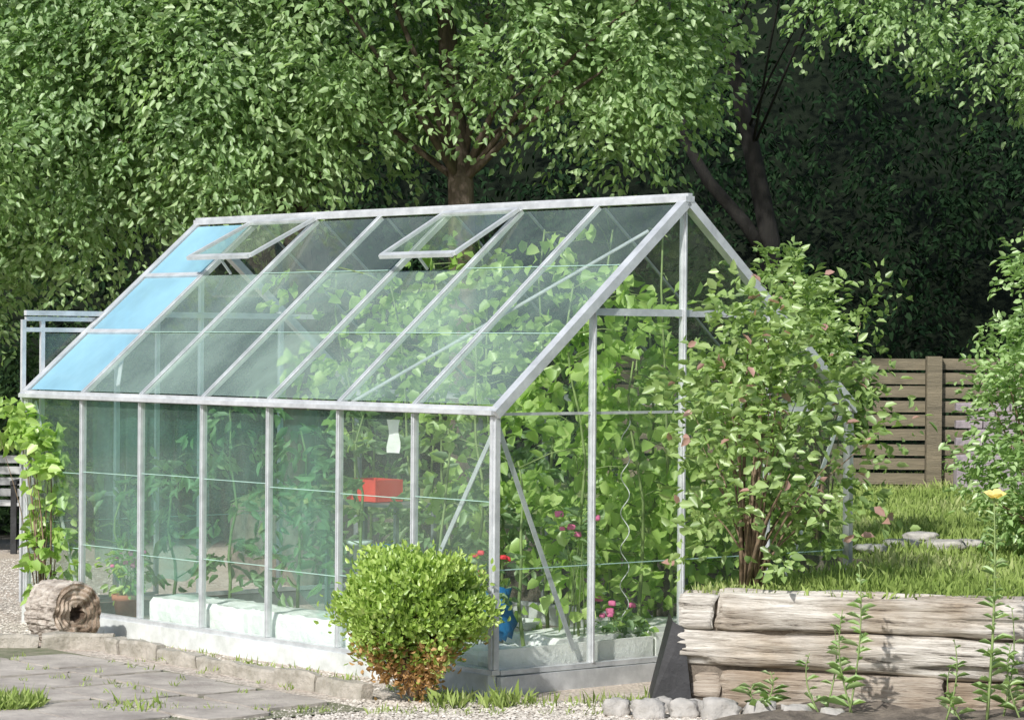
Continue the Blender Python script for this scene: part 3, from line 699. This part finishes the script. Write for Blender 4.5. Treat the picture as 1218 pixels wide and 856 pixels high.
T,P,D,Nn,L,rn=shrub("tall pale green bush with drooping leaves on the lawn",(2.95,15.6,TZ),
  [(2.98,15.5,1.3,.40,.45,.55,1.0),(3.02,15.5,1.9,.28,.35,.38,.4),(2.82,15.5,1.05,.27,.35,.38,.3),(3.6,15.7,1.4,.6,.5,.9,.7)],640,16,.052,'lbush',wr=.55,slen=.24)
leaf_obj("foliage",P,D,Nn,L,.55,M['lbush'],rn,T)
T,P,D,Nn,L,rn=shrub("bright leafy bush growing behind the greenhouse corner",(1.8,16.5,TZ),
  [(1.7,16.4,1.6,.30,.35,.40,1.0),(1.5,16.5,2.02,.2,.3,.16,.2),(1.95,16.4,1.85,.2,.3,.16,.2)],200,14,.06,'lshrub',gate=.0,zup=.5)
rn=rn*.9; leaf_obj("foliage",P,D,Nn,L,.6,M['lshrub'],rn,T)
# box shrub
bxc=np.array([-.45,13.3,.0]); T=empty("box_shrub",tuple(bxc),"small rounded box shrub with browning base on gravel","shrub")
n=18000; d=norm(rng.normal(size=(n,3))); r=.58+.42*rng.random(n)**.7
lump=np.array([noise.noise(Vector(x*1.8)+Vector((2,0,0)))+.95*noise.noise(Vector(x*5.2)) for x in d]); r*=1+.34*lump; r*=1+.2*(rng.random(n)<.06)
P=bxc+np.array([0,0,.45])+d*r[:,None]*np.array([.33,.32,.25])
tz=P[:,2]
P[:,2]=np.where(tz<.45,.45-(.45-tz)*1.75,tz)
fac=1-.5*np.clip((.42-P[:,2])/.42,0,1)
P[:,0]=bxc[0]+(P[:,0]-bxc[0])*fac; P[:,1]=bxc[1]+(P[:,1]-bxc[1])*fac
ok=P[:,2]>.02; P=P[ok]; d=d[ok]; lump=lump[ok]; n=len(P)
D=norm(d*.7+rng.normal(size=(n,3))*.5+np.array([0,0,.6])); Nn=d+rng.normal(size=(n,3))*.6
rn=np.clip(.55+.3*lump+.6*(rng.random(n)-.5),0,.93); br=(rng.random(n)<np.clip((.34-P[:,2])*4.5,0,.92)); rn[br]=1
keep=rng.random(n)>np.clip((.28-P[:,2])*3.2,0,.72)
leaf_obj("foliage",P[keep],D[keep],Nn[keep],(.022+.018*rng.random(n))[keep],.6,M['lbox'],rn[keep],T)
m=MB()
for i in range(60):
    a=random.random()*6.28; rr=random.uniform(.04,.13); q=Vector((math.cos(a)*rr,math.sin(a)*rr,.24)); c=Vector(tuple(bxc)); m.tube([c+q*.15,c+q*.6,c+q*1.1+Vector((0,0,.1)),c+q*1.4+Vector((0,0,.2))],[.010,.007,.005,.003],5)
m.obj("stem",M['twig'],T)
T,P,D,Nn,L,rn=shrub("light green climbing vine at the greenhouse end",(-2.72,16.6,0),
  [(-3.0,16.85,1.20,.20,.14,.08,.42),(-2.78,16.75,.92,.14,.13,.22,.6),(-2.70,16.65,.45,.11,.12,.25,.4)],100,8,.078,'lvine',name="climbing_vine",cat="vine",wr=.8,nj=.8,droop=.4,gate=None,slen=.14,stems=5,stemr=.008)
ok=~((P[:,0]<-2.84)&(P[:,2]<1.06)); leaf_obj("foliage",P[ok],D[ok],Nn[ok],L[ok],.8,M['lvine'],rn[ok],T)

# ------------------------------------------------------------------ plants in the greenhouse
def vine(base,top,n,leaf,mat,label,name,cat,spread=.22,wr=.8,zmin=.1,group=None,curve=.08,nper=7):
    base=Vector(base); top=Vector(top)
    T=empty(name,base,label,cat,group); m=MB(); path=[]
    for i in range(9):
        t=i/8; p=base.lerp(top,t); p+=Vector((noise.noise(Vector((base.x*5,t*3,1)))*curve,noise.noise(Vector((base.y*5,t*3,4)))*curve,0))*min(1,t*4); path.append(p)
    m.tube(path,[.011-.006*i/8 for i in range(9)],6)
    C=[];Dn=[]
    for i in range(n):
        t=zmin+(1-zmin)*random.random(); p=base.lerp(top,t); a=random.random()*6.28; q=Vector((math.cos(a),math.sin(a),random.uniform(-.2,.5)))
        s=spread*random.random()**.6; c=p+q*s; C.append(c); Dn.append(q.normalized())
        if i%3==0: m.tube([p,p.lerp(c,.5)+Vector((0,0,.02)),c],[.004,.003,.002],4)
    m.obj("stem",M['stem'],T,smooth=True)
    P,D,Nn,L,rn=sprays(np.array(C),np.array(Dn),nper,.16,leaf,wr,up=.4,nj=.75,droop=.5,spread=.05)
    rel=P-np.array(F0); uu=rel@np.array(U); vv=rel@np.array(VV)
    zr=HE+(HR-HE)*(1-np.abs(vv-W)/W)
    ok=(uu>.1)&(uu<LEN-.1)&(vv>.1)&(vv<2*W-.1)&(P[:,2]<zr-.1)&(P[:,2]>.05)
    leaf_obj("foliage",P[ok],D[ok],Nn[ok],L[ok],wr,M[mat],rn[ok],T)
    return T
for (u,v,h,n) in [(.45,.95,2.0,54),(.35,1.5,2.25,80),(.5,2.05,1.75,72),(.9,1.9,2.0,60),(.3,.45,1.1,12),(1.3,2.15,1.6,40),(1.1,1.3,2.3,54),(.35,2.25,1.4,44),(.8,1.5,2.3,56),(1.0,.75,1.8,34),(.28,1.2,1.6,26)]:
    vine(G(u,v,.15),G(u+.05,v,h),n,.082,'lvine',"tall bright grapevine trained up inside the glass","grapevine","vine",.33,.8,group="vines inside the greenhouse")
for (u,v,h,n) in [(1.7,1.5,2.3,44),(2.4,1.7,2.15,40),(3.1,1.6,2.1,34),(1.8,1.0,2.0,24)]:
    vine(G(u,v,.15),G(u+.15,v-.1,h),n,.08,'lvine',"tall bright grapevine trained up under the roof","grapevine","vine",.38,.8,zmin=.55,group="vines inside the greenhouse")
for (u,v,h,n) in [(.9,.4,1.25,12),(1.55,.38,1.3,16),(2.15,.4,1.2,20),(2.8,.4,1.3,28),(3.4,.42,1.0,18),(3.9,.4,.9,14),(1.9,2.1,1.6,34),(2.5,2.15,1.5,34),(3.1,2.1,1.6,34),(3.7,2.1,1.5,30),(3.0,1.3,1.2,20),(1.4,1.2,1.0,14)]:
    vine(G(u,v,.2),G(u,v,h),n,.10,'ltom',"leafy tomato plant growing inside the greenhouse","tomato_plant","plant",.24,.42,group="tomato plants in the greenhouse",nper=9)
def planter(u0,u1,v0,v1,h,lab,name="grow_bag",am=1.0):
    m=MB(); nseg=max(14,int((u1-u0)*40))
    prof=[(0,0),(-.02,h*.25),(0,h*.5),(-.01,h*.7),(0,h*.88),(.06,h),(.25,h*.98),(.5,h*1.02),(.75,h),(.92,h*.97),(1,h*.85),(1.02,h*.4),(1,0)]
    V=[];F=[]
    for i in range(nseg+1):
        t=i/nseg; u=u0+(u1-u0)*t
        for a,z in prof:
            p=G(u,v0+(v1-v0)*a,z); q=(.5*noise.noise(p*4)+.5*noise.noise(p*12)+.5*noise.noise(p*25))*am; p=p+Z*(q*.022 if z>0 else 0)-VV*(q*.02 if a<=0 and z>0 else 0); V.append(p)
    k=len(prof)
    for i in range(nseg):
        for j in range(k-1): F.append([i*k+j,i*k+j+1,(i+1)*k+j+1,(i+1)*k+j])
    F.append(list(range(k))); F.append([nseg*k+j for j in range(k)])
    m.add(V,F); o=m.obj(name,M['whiteplastic'],smooth=False); tag(o,lab,"grow bag","white grow bags inside the glass")
planter(.60,3.08,.05,.42,.245,"long rumpled white plastic grow bag inside side glass",am=.8)
planter(.12,.50,.49,1.10,.23,"pale white plastic sack inside the gable glass"); planter(.12,.52,1.12,1.9,.25,"pale white plastic sack inside the gable glass")
planter(.12,.5,.08,.47,.19,"pale white plastic sack inside the gable glass")
for v0,v1,h in ((.06,1.1,.16),(1.12,2.3,.18)):
    o=one("base_board",G(.065,v0,.05+h/2),G(.065,v1,.055+h/2),.018,h,Z,None,'whiteplastic'); tag(o,"low off white board standing inside the gable glass","board","off white boards along the gable base")
m=MB(); V=[];F=[];nu=80;nz_=10
for i in range(nu+1):
    for j in range(nz_+1):
        u=1.3+(3.72-1.3)*i/nu; z=.42+.91*j/nz_; f=.018*math.sin(u*19)+.02*noise.noise(Vector((u*5,z*2,0)))
        V.append(G(u,.055+abs(f),z+(.16*math.sin(u*3.1+1)+.05*math.sin(u*11))*(1-j/nz_)))
for i in range(nu):
    for j in range(nz_): F.append([i*(nz_+1)+j,(i+1)*(nz_+1)+j,(i+1)*(nz_+1)+j+1,i*(nz_+1)+j+1])
m.add(V,F); o=m.obj("shade_net",M['net'],smooth=True); tag(o,"teal green shade netting hanging inside the side glass","shade net")

def lathe(name,c,prof,mat,parent=None,k=20):
    V=[];F=[];c=Vector(c)
    for r,z in prof:
        for j in range(k): a=2*math.pi*j/k; V.append((c.x+r*math.cos(a),c.y+r*math.sin(a),c.z+z))
    for i in range(len(prof)-1):
        for j in range(k): F.append([i*k+j,i*k+(j+1)%k,(i+1)*k+(j+1)%k,(i+1)*k+j])
    F.append(list(range(k))[::-1])
    return mk(name,np.array(V),F,mat,parent,smooth=True)
def pot(c,r,h,mat,label,name="flower_pot",cat="flower pot"):
    T=empty(name,c,label,cat)
    lathe("pot_body",c,[(r*.7,0),(r*.92,h*.8),(r*1.05,h*.8),(r*1.08,h),(r*.95,h),(r*.9,h*.8)],M[mat],T)
    lathe("potting_soil",Vector(c)+Z*(h*.78),[(r*.89,0),(r*.5,.012),(.004,.02)],M['soil'],T)
    return T
def flowers(T,spots,mat,s=.015):
    for i,q in enumerate(spots):
        rr=rock("flower",q,s*random.uniform(.8,1.3),M[mat],i,.7); setpar(rr,WO[rr.name],T)
pc=G(3.44,.13,.06); pot(pc,.085,.17,'terra',"terracotta flower pot beside the glass wall")
T,P,D,Nn,L,rn=shrub("small pink flowering plant in the terracotta pot",tuple(pc+Z*.15),[(pc.x,pc.y,.36,.11,.10,.11,1)],30,7,.05,'lvine',name="flowering_plant",cat="plant",slen=.06,stemr=.004,stemmat='stem')
leaf_obj("foliage",P,D,Nn,L,.5,M['lvine'],rn,T)
flowers(T,[pc+Vector((random.uniform(-.1,.1),random.uniform(-.1,.1),random.uniform(.32,.42))) for i in range(11)],'flowerpink')
pot(G(.75,.75,0),.14,.26,'white',"white bucket standing inside the greenhouse","bucket","bucket")
for (u,v,z,mt,lab) in ((.22,.72,.78,'flowerpink',"dark leaved plant with pink flowers inside the gable"),(.2,.12,.62,'flowerred',"low plant with red flowers beside the corner post"),(.22,1.0,.35,'flowerpink',"low plant with pink flowers on the white sack")):
    q=G(u,v,z); T,P,D,Nn,L,rn=shrub(lab,tuple(G(u,v,.22)),[(q.x,q.y,z-.06,.09,.09,.13,1)],14,7,.06,'ltom',name="flowering_plant",cat="plant",slen=.08,stemr=.004,stemmat='stem',stems=3)
    leaf_obj("foliage",P,D,Nn,L,.5,M['ltom'],rn,T)
    flowers(T,[q+Vector((random.uniform(-.1,.1),random.uniform(-.08,.05),random.uniform(-.05,.06))) for i in range(6)],mt,.02)
us=2.0
tb=empty("plant_shelf",G(us,.85,0),"low dark metal plant shelf inside the greenhouse","shelf")
for z in (.45,.80): one("shelf_board",G(us-.32,.85,z),G(us+.32,.85,z),.3,.02,Z,tb,'alu_dark')
for u in (us-.31,us+.31):
    for v in (.72,.98): one("leg",G(u,v,0),G(u,v,.79),.022,.022,U,tb,'alu_dark')
cr=empty("crate",G(us,.82,.812),"small red plastic crate on the plant shelf","crate")
for dv in (-.10,.08): one("crate_side",G(us-.13,.82+dv,.875),G(us+.13,.82+dv,.875),.01,.12,Z,cr,'red')
for du in (-.125,.125): one("crate_side",G(us+du,.73,.875),G(us+du,.895,.875),.01,.12,Z,cr,'red')
one("crate_base",G(us-.12,.81,.82),G(us+.12,.81,.82),.16,.01,Z,cr,'red')
pot(G(us-.1,.78,.461),.06,.12,'blue',"small blue pot on the lower shelf","flower_pot","flower pot")
pot(G(us+.12,.80,.461),.07,.13,'whiteplastic',"small white pot on the lower shelf","flower_pot","flower pot")
o=rock("plastic_bag",tuple(G(.40,.36,.34)),.085,M['blue'],41,1.6,.5); tag(o,"crumpled blue plastic bag behind the corner post","plastic bag")
m=MB(); V=[];F=[]
for i in range(5):
    for j in range(7):
        V.append(G(.86+.024*i,.09+.008*math.sin(j*1.1+i),1.13+.028*j))
for i in range(4):
    for j in range(6): F.append([i*7+j,(i+1)*7+j,(i+1)*7+j+1,i*7+j+1])
m.add(V,F); o=m.obj("paper_sheet",M['whiteplastic'],smooth=True); tag(o,"small plain white sheet hanging behind the side glass","sheet")
pth=[]
for i in range(150):
    z=.1+1.2*i/149; a=z*34; r=.022; p=G(.22,1.05,z); pth.append(p+Vector((math.cos(a)*r,math.sin(a)*r,0)))
m=MB(); m.tube(pth,[.003]*150,5); o=m.obj("plant_stake",M['white'],smooth=True); tag(o,"white metal spiral stake supporting a plant","plant stake")

# ------------------------------------------------------------------ weeds in the soil bed
def weed(base,h,n,leaf,label,flowers=(),seed=1,lean=.05,mat='lbush',wr=.28,sr=.005):
    random.seed(seed); base=Vector(base); T=empty("weed_plant",base,label,"plant"); m=MB(); P=[];D=[];Nn=[];L=[]
    for s in range(2 if not flowers else 1):
        off=Vector((random.uniform(-.05,.05),random.uniform(-.04,.04),0)) if not flowers else Vector((0,0,0)); hh=h*(1 if s==0 else .7)
        path=[base+off+Vector((lean*math.sin(i/7*2)*(1 if s==0 else -1.3),0,hh*i/8)) for i in range(9)]
        m.tube(path,[sr-sr*.08*i for i in range(9)],6)
        for i in range(n):
            t=.08+.92*random.random(); k=t*8; a=min(int(k),7); p=path[a].lerp(path[a+1],k-a); an=i*2.4
            d=Vector((math.cos(an),math.sin(an),.6)); P.append(p);D.append(d);Nn.append((random.gauss(0,.4),random.gauss(0,.4),1)); L.append(leaf*(1.25-.8*t)*random.uniform(.6,1.1))
    m.obj("stem",M['stem'],T,smooth=True)
    leaf_obj("foliage",np.array(P),np.array(D),np.array(Nn),np.array(L),wr,M[mat],rng.random(len(P))*.7+.3,T,curl=.35)
    for (dx,z) in flowers:
        P=[];D=[];Nn=[]
        for j in range(5):
            a=j*1.257; P.append(base+Vector((dx,-.01,z))); D.append((math.cos(a),math.sin(a)*.6-.3,.55)); Nn.append((-math.cos(a)*.5,-.4-math.sin(a)*.4,.5))
        leaf_obj("flower",np.array(P),np.array(D),np.array(Nn),np.full(5,.055),.95,M['floweryellow'],np.linspace(.2,.9,5),T)
weed((1.54,12.62,.04),.68,28,.10,"tall leafy weed growing in the soil bed",seed=3,wr=.34)
weed((1.40,12.66,.04),.40,10,.085,"tall leafy weed growing in the soil bed",seed=5,wr=.3)
weed((2.09,12.4,.04),1.0,70,.09,"tall evening primrose with pale yellow flowers",flowers=((.025,.99),),seed=4,lean=.03,sr=.008)
weed((2.2,12.45,.04),.5,26,.09,"tall leafy weed growing in the soil bed",seed=8)
weed((1.95,12.4,.04),.36,16,.08,"tall leafy weed growing in the soil bed",seed=14)
weed((1.14,12.78,.04),.18,16,.12,"low pale grassy weed in the soil bed",seed=9,wr=.12)

# ------------------------------------------------------------------ light, world, camera
sd=Vector((-.42,-.78,.70)).normalized()
el=math.asin(sd.z); rot=math.atan2(sd.x,sd.y)
w=bpy.data.worlds.new("World"); scene.world=w; w.use_nodes=True; nt=w.node_tree; nt.nodes.clear()
sk=nt.nodes.new("ShaderNodeTexSky"); sk.sky_type='NISHITA'; sk.sun_disc=False; sk.sun_elevation=el; sk.sun_rotation=rot; sk.dust_density=1.5
bg=nt.nodes.new("ShaderNodeBackground"); bg.inputs[1].default_value=.15; ow=nt.nodes.new("ShaderNodeOutputWorld")
nt.links.new(sk.outputs[0],bg.inputs[0]); nt.links.new(bg.outputs[0],ow.inputs[0])
sl=bpy.data.lights.new("sun","SUN"); sl.energy=5; sl.angle=math.radians(1.2); sl.color=(1,.975,.94)
so=bpy.data.objects.new("sun",sl); link(so); so.rotation_euler=sd.to_track_quat('Z','Y').to_euler(); so.location=(-5,5,12)
cam=bpy.data.cameras.new("camera"); co=bpy.data.objects.new("camera",cam); link(co)
cam.sensor_width=36; cam.lens=3372.4/1218*36; cam.clip_end=1000; cam.clip_start=.1
co.matrix_world=Matrix.Translation((0,0,1.69346))@Matrix.Rotation(math.pi/2-.00624,4,'X')@Matrix.Rotation(.00766,4,'Z')
scene.camera=co
scene.view_settings.view_transform='Standard'; scene.view_settings.look='None'; scene.view_settings.exposure=0
